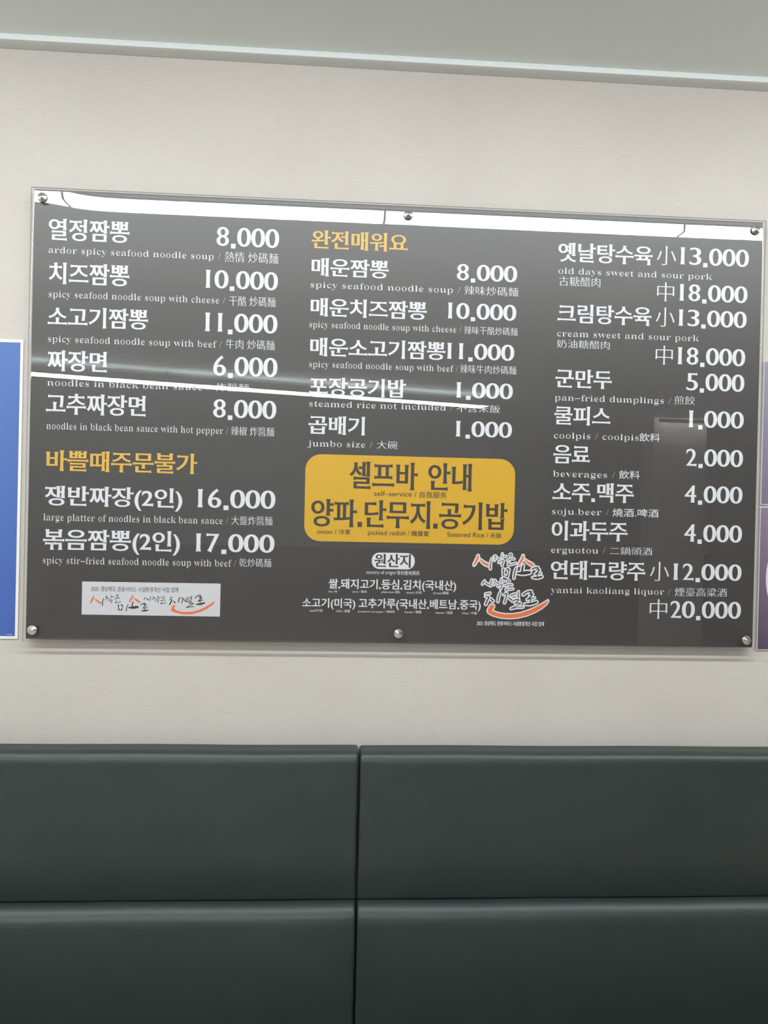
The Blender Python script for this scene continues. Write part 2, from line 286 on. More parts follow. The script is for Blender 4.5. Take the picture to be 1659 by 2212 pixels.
LETTERING = [  # part, words, left, right, foot, top on the board (mm), lettering style, colour, reference glyph
 ('dish_name', '열정짬뽕', -764.3, -596.2, 2090.7, 2136.8, 'display', 'white', 'hangul'),
 ('price', '8·000', -412.6, -279.3, 2093.5, 2134.4, 'number', 'white', 'number'),
 ('translation', 'ardor spicy seafood noodle soup /', -763.4, -402.9, 2063.8, 2077.1, 'serif', 'white', 'latin'),
 ('hanja_translation', '熱情 炒碼麵', -394.3, -280.1, 2059.7, 2082.1, 'hanja', 'white', 'ink'),
 ('dish_name', '치즈짬뽕', -762.6, -594.7, 1998.5, 2044.2, 'display', 'white', 'hangul'),
 ('price', '10·000', -433.8, -279.8, 2002.3, 2041.7, 'number', 'white', 'number'),
 ('translation', 'spicy seafood noodle soup with cheese /', -761.6, -391.4, 1970.3, 1984.1, 'serif', 'white', 'latin'),
 ('hanja_translation', '干酪 炒碼麵', -383.0, -284.1, 1966.4, 1987.6, 'hanja', 'white', 'ink'),
 ('dish_name', '소고기짬뽕', -762.4, -553.4, 1907.8, 1951.2, 'display', 'white', 'hangul'),
 ('price', '11·000', -433.1, -278.9, 1909.4, 1950.1, 'number', 'white', 'number'),
 ('translation', 'spicy seafood noodle soup with beef /', -761.3, -396.5, 1875.6, 1889.4, 'serif', 'white', 'latin'),
 ('hanja_translation', '牛肉 炒碼麵', -388.0, -283.8, 1873.7, 1894.6, 'hanja', 'white', 'ink'),
 ('dish_name', '짜장면', -761.3, -637.8, 1814.0, 1858.2, 'display', 'white', 'hangul'),
 ('price', '6·000', -413.9, -276.9, 1815.7, 1857.5, 'number', 'white', 'number'),
 ('translation', 'noodles in black bean sauce /', -760.7, -420.2, 1783.0, 1796.3, 'serif', 'white', 'latin'),
 ('hanja_translation', '炸醬麵', -406.9, -336.8, 1782.0, 1799.9, 'hanja', 'white', 'ink'),
 ('dish_name', '고추짜장면', -762.3, -554.6, 1722.8, 1767.1, 'display', 'white', 'hangul'),
 ('price', '8·000', -412.0, -277.4, 1725.4, 1764.9, 'number', 'white', 'number'),
 ('translation', 'noodles in black bean sauce with hot pepper /', -760.7, -379.3, 1690.8, 1705.1, 'serif', 'white', 'latin'),
 ('hanja_translation', '辣椒 炸醬麵', -373.2, -281.3, 1688.0, 1707.8, 'hanja', 'white', 'ink'),
 ('notice', '바쁠때주문불가', -760.6, -443.6, 1602.5, 1646.4, 'display', 'yellow', 'hangul'),
 ('dish_name', '쟁반짜장(2인)', -761.3, -473.4, 1528.6, 1571.0, 'display', 'white', 'hangul'),
 ('price', '16·000', -441.0, -275.2, 1531.4, 1571.3, 'number', 'white', 'number'),
 ('translation', 'large platter of noodles in black bean sauce /', -763.1, -375.2, 1497.0, 1511.3, 'serif', 'white', 'latin'),
 ('hanja_translation', '大盤炸醬麵', -368.2, -280.5, 1495.7, 1515.2, 'hanja', 'white', 'ink'),
 ('dish_name', '볶음짬뽕(2인)', -763.1, -476.4, 1434.7, 1479.1, 'display', 'white', 'hangul'),
 ('price', '17·000', -443.0, -275.1, 1436.6, 1476.0, 'number', 'white', 'number'),
 ('translation', 'spicy stir–fried seafood noodle soup with beef /', -762.9, -356.5, 1405.6, 1419.9, 'serif', 'white', 'latin'),
 ('hanja_translation', '乾炒碼麵', -349.5, -281.2, 1405.5, 1424.0, 'hanja', 'white', 'ink'),
 ('notice', '완전매워요', -209.7, -1.0, 2096.3, 2136.4, 'display', 'yellow', 'hangul'),
 ('dish_name', '매운짬뽕', -208.4, -41.4, 2037.4, 2076.8, 'display', 'white', 'hangul'),
 ('price', '8·000', 108.1, 241.5, 2040.7, 2076.5, 'number', 'white', 'number'),
 ('translation', 'spicy seafood noodle soup /', -210.1, 116.9, 2012.4, 2025.5, 'serif', 'white', 'latin'),
 ('hanja_translation', '辣味炒碼麵', 125.3, 244.7, 2009.7, 2029.6, 'hanja', 'white', 'ink'),
 ('dish_name', '매운치즈짬뽕', -208.5, 43.8, 1950.8, 1990.4, 'display', 'white', 'hangul'),
 ('price', '10·000', 90.3, 241.6, 1956.2, 1991.4, 'number', 'white', 'number'),
 ('translation', 'spicy seafood noodle soup with cheese /', -210.6, 121.0, 1926.3, 1939.9, 'serif', 'white', 'latin'),
 ('hanja_translation', '辣味干酪炒碼麵', 127.0, 245.2, 1923.6, 1941.5, 'hanja', 'white', 'ink'),
 ('dish_name', '매운소고기짬뽕', -207.6, 86.5, 1864.7, 1904.6, 'display', 'white', 'hangul'),
 ('price', '11·000', 90.7, 239.1, 1868.2, 1903.7, 'number', 'white', 'number'),
 ('translation', 'spicy seafood noodle soup with beef /', -209.2, 115.4, 1840.5, 1854.0, 'serif', 'white', 'latin'),
 ('hanja_translation', '辣味牛肉炒碼麵', 120.1, 244.6, 1838.3, 1857.2, 'hanja', 'white', 'ink'),
 ('dish_name', '포장공기밥', -207.8, 1.8, 1779.4, 1819.5, 'display', 'white', 'hangul'),
 ('price', '1·000', 113.0, 238.0, 1784.0, 1818.4, 'number', 'white', 'number'),
 ('translation', 'steamed rice not included /', -207.3, 106.2, 1755.3, 1768.4, 'serif', 'white', 'latin'),
 ('hanja_translation', '不含米飯', 113.9, 210.1, 1753.1, 1770.3, 'hanja', 'white', 'ink'),
 ('dish_name', '곱배기', -207.4, -84.8, 1695.8, 1735.9, 'display', 'white', 'hangul'),
 ('price', '1·000', 113.8, 238.0, 1699.1, 1733.8, 'number', 'white', 'number'),
 ('translation', 'jumbo size /', -208.6, -68.2, 1669.4, 1682.4, 'serif', 'white', 'latin'),
 ('hanja_translation', '大碗', -58.1, -13.8, 1668.0, 1685.4, 'hanja', 'white', 'ink'),
 ('dish_name', '옛날탕수육', 331.9, 544.2, 2090.7, 2132.9, 'display', 'white', 'hangul'),
 ('size_mark', '小', 554.1, 598.3, 2092.5, 2134.8, 'brushy', 'white', 'ink'),
 ('price', '13·000', 607.7, 764.7, 2095.5, 2134.2, 'number', 'white', 'number'),
 ('translation', 'old days sweet and sour pork', 333.6, 681.2, 2064.4, 2077.7, 'serif', 'white', 'latin'),
 ('hanja_translation', '古糖醋肉', 334.9, 427.8, 2037.9, 2058.8, 'hanja', 'white', 'ink'),
 ('size_mark', '中', 556.1, 596.1, 2012.2, 2054.3, 'brushy', 'white', 'ink'),
 ('price', '18·000', 607.8, 763.6, 2014.9, 2052.5, 'number', 'white', 'number'),
 ('dish_name', '크림탕수육', 333.6, 544.8, 1956.2, 1998.3, 'display', 'white', 'hangul'),
 ('size_mark', '小', 555.0, 598.4, 1956.0, 1998.3, 'brushy', 'white', 'ink'),
 ('price', '13·000', 607.2, 763.1, 1959.1, 1996.1, 'number', 'white', 'number'),
 ('translation', 'cream sweet and sour pork', 333.8, 654.6, 1926.4, 1939.8, 'serif', 'white', 'latin'),
 ('hanja_translation', '奶油糖醋肉', 333.6, 452.2, 1901.0, 1919.4, 'hanja', 'white', 'ink'),
 ('size_mark', '中', 556.2, 596.4, 1871.4, 1913.9, 'brushy', 'white', 'ink'),
 ('price', '18·000', 607.2, 762.1, 1873.6, 1912.2, 'number', 'white', 'number'),
 ('dish_name', '군만두', 332.4, 458.8, 1813.2, 1854.7, 'display', 'white', 'hangul'),
 ('price', '5·000', 628.4, 761.5, 1816.5, 1855.3, 'number', 'white', 'number'),
 ('translation', 'pan–fried dumplings /', 331.9, 594.5, 1785.1, 1798.4, 'serif', 'white', 'latin'),
 ('hanja_translation', '煎餃', 602.2, 648.8, 1784.4, 1803.5, 'hanja', 'white', 'ink'),
 ('dish_name', '쿨피스', 331.8, 457.6, 1731.7, 1773.3, 'display', 'white', 'hangul'),
 ('price', '1·000', 636.1, 762.3, 1734.3, 1772.2, 'number', 'white', 'number'),
 ('translation', 'coolpis / coolpis', 332.0, 522.8, 1701.6, 1714.9, 'serif', 'white', 'latin'),
 ('hanja_translation', '飲料', 524.3, 571.2, 1699.8, 1718.5, 'sans', 'white', 'ink'),
 ('dish_name', '음료', 331.7, 413.3, 1645.9, 1688.0, 'display', 'white', 'hangul'),
 ('price', '2·000', 631.7, 762.7, 1648.1, 1686.6, 'number', 'white', 'number'),
 ('translation', 'beverages /', 331.8, 471.2, 1617.0, 1630.3, 'serif', 'white', 'latin'),
 ('hanja_translation', '飲料', 480.1, 527.4, 1615.9, 1634.5, 'sans', 'white', 'ink'),
 ('dish_name', '소주·맥주', 331.9, 514.7, 1562.2, 1605.2, 'display', 'white', 'hangul'),
 ('price', '4·000', 630.8, 763.7, 1566.4, 1604.6, 'number', 'white', 'number'),
 ('translation', 'soju.beer /', 331.1, 459.2, 1533.9, 1547.2, 'serif', 'white', 'latin'),
 ('hanja_translation', '燒酒.啤酒', 467.6, 572.3, 1531.5, 1550.0, 'sans', 'white', 'ink'),
 ('dish_name', '이과두주', 331.7, 502.7, 1476.6, 1520.0, 'display', 'white', 'hangul'),
 ('price', '4·000', 632.0, 764.9, 1479.1, 1518.0, 'number', 'white', 'number'),
 ('translation', 'erguotou /', 331.8, 454.0, 1448.8, 1462.1, 'serif', 'white', 'latin'),
 ('hanja_translation', '二鍋頭酒', 463.4, 560.1, 1446.9, 1464.4, 'hanja', 'white', 'ink'),
 ('dish_name', '연태고량주', 331.7, 545.3, 1390.1, 1432.2, 'display', 'white', 'hangul'),
 ('size_mark', '小', 555.9, 599.9, 1390.4, 1432.7, 'brushy', 'white', 'ink'),
 ('price', '12·000', 609.6, 766.1, 1393.3, 1430.5, 'number', 'white', 'number'),
 ('translation', 'yantai kaoliang liquor /', 332.7, 604.3, 1360.2, 1373.5, 'serif', 'white', 'latin'),
 ('hanja_translation', '煙臺高粱酒', 613.9, 733.7, 1357.2, 1376.5, 'hanja', 'white', 'ink'),
 ('size_mark', '中', 557.0, 597.9, 1306.1, 1349.5, 'brushy', 'white', 'ink'),
 ('price', '20·000', 604.4, 766.9, 1308.3, 1346.6, 'number', 'white', 'number'),
 ('p:heading', '셀프바', -116.5, 32.5, 1579.4, 1639.3, 'tall', 'dark', 'hangul'),
 ('p:heading', '안내', 55.3, 152.2, 1579.6, 1640.0, 'tall', 'dark', 'hangul'),
 ('p:caption', 'self–service /', -62.6, 30.7, 1565.3, 1575.9, 'sans', 'dark', 'latin'),
 ('p:caption', '自我服务', 37.4, 96.9, 1563.2, 1577.3, 'sans', 'dark', 'ink'),
 ('p:heading', '양파·단무지·공기밥', -197.8, 232.1, 1495.8, 1555.9, 'tall', 'dark', 'hangul'),
 ('p:caption', 'onion /', -184.2, -142.2, 1480.5, 1490.1, 'sans', 'dark', 'latin'),
 ('p:caption', '洋蔥', -137.4, -111.8, 1479.3, 1490.8, 'sans', 'dark', 'ink'),
 ('p:caption', 'pickled radish /', -73.5, 17.4, 1480.2, 1490.3, 'sans', 'dark', 'latin'),
 ('p:caption', '醃蘿蔔', 21.5, 60.1, 1478.9, 1490.9, 'sans', 'dark', 'ink'),
 ('p:caption', 'Steamed Rice /', 99.9, 190.7, 1479.7, 1489.8, 'sans', 'dark', 'latin'),
 ('p:caption', '米飯', 195.1, 220.4, 1478.4, 1490.3, 'sans', 'dark', 'ink'),
 ('b:badge_text', '원산지', -58.1, 21.9, 1410.3, 1439.0, 'display', 'dark', 'hangul'),
 ('origin_caption', 'country of origin/', -75.7, -10.3, 1395.2, 1402.7, 'sans', 'white', 'latin'),
 ('origin_caption', '食材產地資訊', -8.5, 41.1, 1393.8, 1403.3, 'sans', 'white', 'ink'),
 ('origin_line', '쌀·돼지고기·등심·김치(국내산)', -156.5, 122.3, 1361.8, 1383.7, 'gothic', 'white', 'hangul'),
 ('origin_line', '소고기(미국)', -212.6, -97.7, 1320.0, 1340.9, 'gothic', 'white', 'hangul'),
 ('origin_line', '고추가루(국내산·베트남·중국)', -90.6, 177.7, 1320.2, 1342.0, 'gothic', 'white', 'hangul'),
 ('origin_caption', 'rice /米', -157.1, -137.1, 1352.6, 1359.0, 'sans', 'white', 'ink'),
 ('origin_caption', 'pork / 豬肉', -104.2, -73.7, 1352.6, 1358.9, 'sans', 'white', 'ink'),
 ('origin_caption', 'grilled sirloin /里肌', -41.8, -1.1, 1352.6, 1359.0, 'sans', 'white', 'ink'),
 ('origin_caption', 'kimchi /辛奇', 13.8, 46.8, 1352.9, 1359.3, 'sans', 'white', 'ink'),
 ('origin_caption', 'korean/韓國', 72.3, 105.6, 1352.8, 1359.2, 'sans', 'white', 'ink'),
 ('origin_caption', 'beef/牛肉', -195.6, -168.6, 1310.4, 1316.7, 'sans', 'white', 'ink'),
 ('origin_caption', 'USA / 美國', -138.5, -109.0, 1310.2, 1316.6, 'sans', 'white', 'ink'),
 ('origin_caption', 'powdered red pepper / 辣椒粉', -91.3, -11.1, 1309.7, 1316.1, 'sans', 'white', 'ink'),
 ('origin_caption', 'korean / 韓國', 10.2, 46.8, 1310.4, 1316.7, 'sans', 'white', 'ink'),
 ('origin_caption', 'vietnam / 越南', 77.0, 116.1, 1309.8, 1316.2, 'sans', 'white', 'ink'),
 ('origin_caption', 'china / 中國', 136.3, 169.4, 1309.6, 1316.0, 'sans', 'white', 'ink'),
 ('l:funding_line', '2021 경상북도 관광서비스 시설환경개선 사업 업체', 169.9, 319.4, 1285.9, 1296.1, 'gothic', 'white', 'ink'),
 ('s:funding_line', '2021 경상북도 관광서비스 시설환경개선 사업 업체', -661.2, -478.2, 1347.9, 1359.0, 'sans', 'ink', 'ink'),
]
SLOGAN_ROW = [  # brush strokes: colour, (x, z, width) in mm on the board
 ('o', [(-655.9, 1337.6, 1.63), (-656.6, 1334.0, 3.07), (-659.1, 1329.1, 3.07), (-662.0, 1323.2, 2.35)]),
 ('o', [(-653.0, 1331.4, 1.27), (-648.1, 1327.9, 3.62), (-643.7, 1324.9, 3.98), (-640.2, 1322.9, 3.25)]),
 ('k', [(-634.5, 1332.9, 1.27), (-636.3, 1326.8, 1.63), (-636.7, 1317.8, 1.81)]),
 ('k', [(-631.2, 1336.7, 1.08), (-628.0, 1337.8, 1.27), (-629.4, 1333.1, 1.27), (-630.9, 1329.3, 1.08)]),
 ('k', [(-627.3, 1334.5, 1.08), (-623.5, 1331.9, 1.99)]),
 ('k', [(-618.4, 1340.0, 0.9), (-619.6, 1334.2, 1.08)]),
 ('k', [(-618.1, 1336.4, 0.9), (-613.3, 1336.8, 1.45)]),
 ('k', [(-624.5, 1326.9, 1.08), (-621.0, 1329.7, 1.08), (-617.1, 1330.2, 1.27), (-619.1, 1323.6, 1.45)]),
 ('ring', -606.1, 1339.3, 2.35, 2.53, 1.08),
 ('k', [(-611.4, 1331.8, 1.27), (-606.2, 1333.9, 1.27), (-600.5, 1334.0, 1.27)]),
 ('k', [(-607.0, 1329.0, 0.9), (-610.4, 1324.3, 1.27), (-605.1, 1324.5, 1.08), (-598.8, 1326.9, 1.27)]),
 ('k', [(-603.3, 1319.7, 2.35), (-603.4, 1314.7, 1.81), (-602.4, 1308.9, 2.17)]),
 ('k', [(-599.3, 1319.1, 1.45), (-595.2, 1319.5, 2.17), (-594.8, 1314.9, 1.27), (-596.5, 1308.6, 1.99)]),
 ('k', [(-602.2, 1309.2, 1.63), (-596.5, 1308.8, 1.99)]),
 ('k', [(-583.1, 1321.5, 1.08), (-585.6, 1315.0, 1.63), (-586.8, 1307.1, 1.63)]),
 ('o', [(-574.0, 1341.0, 1.63), (-575.1, 1336.6, 3.07), (-577.6, 1331.7, 3.07), (-580.3, 1326.7, 2.35)]),
 ('o', [(-571.1, 1334.7, 1.27), (-566.2, 1331.0, 3.44), (-562.1, 1327.9, 3.98), (-558.8, 1326.1, 3.25)]),
 ('k', [(-572.7, 1326.8, 1.81), (-574.3, 1321.4, 2.35), (-575.1, 1316.0, 2.35)]),
 ('k', [(-581.7, 1314.3, 2.35), (-575.1, 1314.2, 4.52), (-568.0, 1315.1, 5.42), (-562.8, 1315.8, 4.34)]),
 ('k', [(-556.7, 1319.9, 1.27), (-552.3, 1322.6, 1.99), (-546.6, 1323.2, 1.99), (-549.7, 1320.4, 1.27)]),
 ('k', [(-549.2, 1320.7, 1.27), (-545.7, 1320.1, 1.81), (-549.6, 1315.5, 1.81), (-551.7, 1313.2, 1.27), (-547.8, 1313.7, 1.27), (-542.1, 1315.2, 1.08)]),
 ('k', [(-547.8, 1313.7, 1.27), (-548.4, 1308.8, 1.27)]),
 ('k', [(-555.1, 1307.8, 1.81), (-548.5, 1307.9, 3.07), (-541.5, 1309.5, 2.53)]),
 ('k', [(-546.5, 1337.1, 1.08), (-548.6, 1333.8, 1.52), (-549.8, 1331.7, 1.08)]),
 ('k', [(-544.9, 1334.4, 1.08), (-540.6, 1331.3, 2.17)]),
 ('k', [(-535.7, 1338.3, 0.87), (-537.0, 1334.0, 1.3), (-537.6, 1329.4, 1.08)]),
 ('k', [(-531.7, 1337.3, 0.87), (-529.1, 1338.1, 1.08), (-530.6, 1334.1, 1.08), (-532.3, 1331.1, 0.87)]),
 ('k', [(-528.5, 1335.7, 0.87), (-525.3, 1333.4, 1.74)]),
 ('k', [(-520.2, 1340.9, 0.87), (-521.6, 1334.8, 1.08)]),
 ('k', [(-520.0, 1335.9, 1.08), (-515.5, 1337.2, 1.3)]),
 ('k', [(-526.8, 1328.8, 1.08), (-522.1, 1331.8, 1.08), (-518.6, 1331.8, 1.08), (-521.6, 1325.3, 1.3)]),
 ('ring', -509.3, 1336.9, 2.17, 2.17, 0.98),
 ('k', [(-515.2, 1329.5, 1.08), (-509.9, 1331.2, 1.08), (-504.6, 1331.3, 1.08)]),
 ('k', [(-511.4, 1327.9, 0.87), (-514.5, 1323.3, 1.3), (-508.7, 1324.5, 1.08), (-503.1, 1326.2, 1.08)]),
 ('k', [(-495.4, 1336.5, 1.3), (-490.4, 1337.9, 1.74)]),
 ('k', [(-495.9, 1332.5, 1.3), (-491.7, 1332.5, 2.17), (-492.8, 1327.7, 2.6), (-495.7, 1322.2, 2.17)]),
 ('k', [(-487.6, 1329.4, 1.52), (-484.5, 1326.2, 2.6)]),
 ('k', [(-474.2, 1338.7, 1.3), (-476.5, 1332.2, 1.95), (-476.9, 1327.0, 1.74)]),
 ('k', [(-472.3, 1335.7, 1.08), (-467.8, 1336.0, 1.95), (-468.5, 1330.7, 1.52), (-470.7, 1325.3, 1.52)]),
 ('k', [(-466.4, 1332.9, 1.52), (-460.5, 1329.2, 2.6)]),
 ('k', [(-462.7, 1334.4, 1.52), (-456.9, 1337.6, 1.3), (-451.8, 1337.5, 1.3)]),
 ('k', [(-460.5, 1332.5, 1.3), (-454.7, 1333.4, 1.3)]),
 ('k', [(-449.5, 1341.3, 1.52), (-449.9, 1333.2, 1.74)]),
 ('k', [(-459.4, 1327.6, 1.52), (-454.6, 1329.9, 1.52), (-450.1, 1329.4, 1.74), (-454.5, 1325.0, 1.3)]),
 ('k', [(-454.5, 1324.8, 1.3), (-445.5, 1325.4, 1.52), (-452.3, 1320.7, 1.3), (-460.5, 1315.9, 1.52)]),
 ('k', [(-460.5, 1315.9, 1.52), (-452.2, 1317.5, 1.3), (-443.7, 1318.5, 1.3)]),
 ('k', [(-442.0, 1337.1, 1.95), (-436.7, 1341.5, 1.74), (-430.4, 1342.1, 2.39), (-432.9, 1337.2, 1.52)]),
 ('k', [(-432.6, 1337.4, 1.52), (-428.1, 1337.8, 1.95), (-432.3, 1332.9, 1.95), (-436.5, 1329.8, 1.3), (-431.2, 1331.3, 1.52), (-424.8, 1333.0, 1.3)]),
 ('k', [(-430.7, 1331.8, 1.52), (-431.4, 1325.9, 1.52)]),
 ('k', [(-439.0, 1323.6, 2.17), (-431.0, 1323.7, 3.91), (-422.0, 1326.8, 3.04)]),
 ('smile', [(-487.9, 1321.3), (-483.3, 1320.3), (-486.2, 1312.7), (-477.6, 1308.5), (-464.8, 1306.3), (-450.9, 1306.7), (-437.2, 1310.1), (-423.4, 1315.7), (-411.8, 1322.9), (-403.4, 1329.0), (-400.0, 1330.2), (-400.7, 1327.4), (-406.4, 1321.4), (-418.0, 1313.1), (-432.8, 1306.4), (-447.7, 1302.2), (-464.7, 1301.3), (-479.6, 1304.1), (-490.3, 1307.8), (-493.0, 1309.9), (-491.5, 1314.8)]),
]
SLOGAN_STACK = [  # brush strokes: colour, (x, z, width) in mm on the board
 ('o', [(169.4, 1439.3, 2.6), (168.4, 1433.8, 4.56), (164.7, 1426.0, 4.34), (161.0, 1418.8, 3.04)]),
 ('o', [(174.0, 1430.8, 1.95), (181.4, 1424.1, 4.77), (187.1, 1420.9, 5.21), (191.6, 1418.8, 4.77)]),
 ('k', [(199.6, 1433.3, 1.08), (197.3, 1423.3, 1.74), (197.1, 1411.1, 2.39)]),
 ('k', [(204.5, 1438.3, 1.08), (208.4, 1439.2, 1.52), (206.9, 1432.3, 1.52), (205.8, 1429.0, 1.08)]),
 ('k', [(211.8, 1435.7, 1.08), (216.4, 1431.4, 2.39)]),
 ('k', [(223.1, 1444.7, 0.87), (221.9, 1434.8, 1.3)]),
 ('k', [(225.7, 1438.7, 0.87), (231.3, 1438.8, 1.52)]),
 ('k', [(215.4, 1424.7, 1.3), (220.4, 1428.7, 1.3), (225.4, 1429.3, 1.74), (222.8, 1419.3, 2.17)]),
 ('ring', 241.5, 1441.8, 2.6, 2.82, 1.52),
 ('k', [(234.3, 1430.0, 1.52), (242.0, 1433.5, 1.52), (249.3, 1433.6, 1.74)]),
 ('k', [(239.4, 1426.2, 1.08), (236.2, 1420.4, 1.74), (245.1, 1421.7, 1.3), (253.5, 1424.3, 1.52)]),
 ('k', [(225.8, 1410.5, 3.04), (226.0, 1402.8, 2.17), (226.7, 1395.6, 2.39)]),
 ('k', [(232.5, 1410.4, 1.95), (237.8, 1410.7, 3.25), (237.7, 1404.1, 1.74), (235.7, 1394.1, 2.6)]),
 ('k', [(230.1, 1395.7, 1.74), (235.7, 1394.7, 2.39)]),
 ('k', [(254.8, 1413.8, 1.95), (251.2, 1403.2, 2.39), (250.1, 1391.0, 2.17)]),
 ('o', [(269.3, 1441.2, 2.6), (268.3, 1435.6, 4.34), (264.0, 1427.2, 4.34), (259.7, 1420.0, 2.82)]),
 ('o', [(273.4, 1432.2, 1.95), (280.9, 1426.4, 4.56), (286.5, 1423.2, 5.21), (291.7, 1420.0, 4.77)]),
 ('k', [(270.3, 1420.7, 2.39), (268.3, 1412.4, 3.91), (267.4, 1404.6, 3.91)]),
 ('k', [(257.9, 1402.2, 3.69), (268.0, 1402.4, 6.51), (276.9, 1403.7, 7.59), (284.8, 1404.4, 5.64)]),
 ('k', [(289.6, 1411.1, 1.95), (295.7, 1414.5, 2.6), (303.6, 1415.2, 2.82), (300.3, 1410.7, 1.74)]),
 ('k', [(300.9, 1411.0, 1.74), (306.5, 1410.8, 2.6), (301.6, 1404.1, 2.82), (297.2, 1400.7, 1.95), (302.8, 1401.9, 1.74), (310.1, 1403.1, 1.52)]),
 ('k', [(302.2, 1401.3, 1.95), (301.8, 1395.2, 2.17)]),
 ('k', [(291.7, 1393.4, 1.95), (300.7, 1393.0, 4.12), (311.9, 1395.4, 3.47)]),
 ('k', [(185.1, 1384.4, 1.3), (182.5, 1380.0, 2.17), (180.3, 1376.6, 1.52)]),
 ('k', [(186.9, 1380.0, 1.52), (194.3, 1375.7, 2.6)]),
 ('k', [(200.9, 1386.9, 1.3), (199.0, 1380.2, 1.74), (198.5, 1373.0, 1.52)]),
 ('k', [(205.8, 1385.3, 1.08), (208.8, 1385.6, 1.3), (207.6, 1379.3, 1.3), (206.0, 1375.4, 1.08)]),
 ('k', [(210.3, 1382.1, 1.3), (216.0, 1378.3, 2.17)]),
 ('k', [(222.2, 1389.5, 0.87), (220.6, 1379.5, 1.3)]),
 ('k', [(223.7, 1383.4, 0.87), (229.2, 1384.0, 1.3)]),
 ('k', [(214.4, 1372.2, 1.3), (219.4, 1375.6, 1.3), (224.4, 1376.0, 1.52), (220.7, 1366.8, 1.95)]),
 ('ring', 238.2, 1384.2, 2.82, 2.82, 1.52),
 ('k', [(230.6, 1374.1, 1.52), (238.4, 1376.5, 1.52), (246.2, 1376.4, 1.52)]),
 ('k', [(236.3, 1369.8, 0.87), (232.5, 1364.4, 1.52), (240.8, 1366.3, 1.3), (248.6, 1367.8, 1.3)]),
 ('k', [(187.5, 1355.5, 1.52), (197.5, 1357.3, 2.17)]),
 ('k', [(187.6, 1349.5, 1.52), (195.1, 1349.0, 2.6), (192.3, 1341.8, 2.82), (188.6, 1332.9, 2.82)]),
 ('k', [(198.9, 1345.2, 1.95), (204.6, 1339.8, 3.25)]),
 ('k', [(219.8, 1358.8, 1.95), (216.7, 1347.7, 2.6), (215.8, 1338.8, 1.95)]),
 ('k', [(227.7, 1353.9, 1.3), (234.6, 1356.8, 2.6), (233.4, 1347.9, 2.17), (230.4, 1336.8, 2.39)]),
 ('k', [(238.5, 1348.6, 1.74), (245.9, 1343.2, 2.82)]),
 ('k', [(244.5, 1352.5, 2.17), (251.2, 1356.0, 1.74), (256.2, 1356.6, 1.74)]),
 ('k', [(248.0, 1349.3, 1.52), (255.2, 1350.5, 1.52)]),
 ('k', [(260.9, 1361.7, 1.74), (260.8, 1348.9, 2.17)]),
 ('k', [(247.6, 1340.4, 1.95), (255.9, 1343.9, 2.17), (262.1, 1343.4, 2.17), (254.4, 1336.1, 1.74)]),
 ('k', [(254.4, 1335.9, 1.74), (266.2, 1336.3, 1.95), (259.6, 1331.7, 1.52), (245.2, 1323.8, 1.95)]),
 ('k', [(245.2, 1323.8, 1.95), (257.5, 1326.7, 1.52), (272.0, 1327.5, 1.52)]),
 ('k', [(271.9, 1355.2, 3.25), (279.1, 1360.8, 2.6), (289.7, 1362.1, 3.47), (285.4, 1355.4, 1.95)]),
 ('k', [(285.9, 1355.8, 1.95), (292.6, 1356.6, 2.82), (286.1, 1348.8, 2.82), (280.6, 1344.2, 1.95), (287.3, 1346.6, 1.95), (297.3, 1348.4, 1.52)]),
 ('k', [(288.4, 1346.6, 2.39), (287.4, 1338.8, 2.39)]),
 ('k', [(275.8, 1334.2, 2.6), (287.5, 1334.9, 4.77), (301.5, 1339.0, 4.34)]),
 ('smile', [(199.7, 1332.5), (207.0, 1331.0), (207.7, 1327.7), (203.4, 1318.7), (216.4, 1314.0), (232.1, 1311.4), (248.9, 1311.7), (266.7, 1314.7), (285.6, 1321.0), (303.4, 1329.1), (316.7, 1337.0), (327.2, 1343.8), (327.9, 1340.5), (324.1, 1334.9), (313.6, 1325.9), (298.1, 1316.8), (280.3, 1309.3), (261.3, 1304.6), (243.5, 1302.7), (223.3, 1303.8), (204.2, 1308.8), (195.2, 1313.7), (192.9, 1317.5), (194.4, 1323.0)]),
]
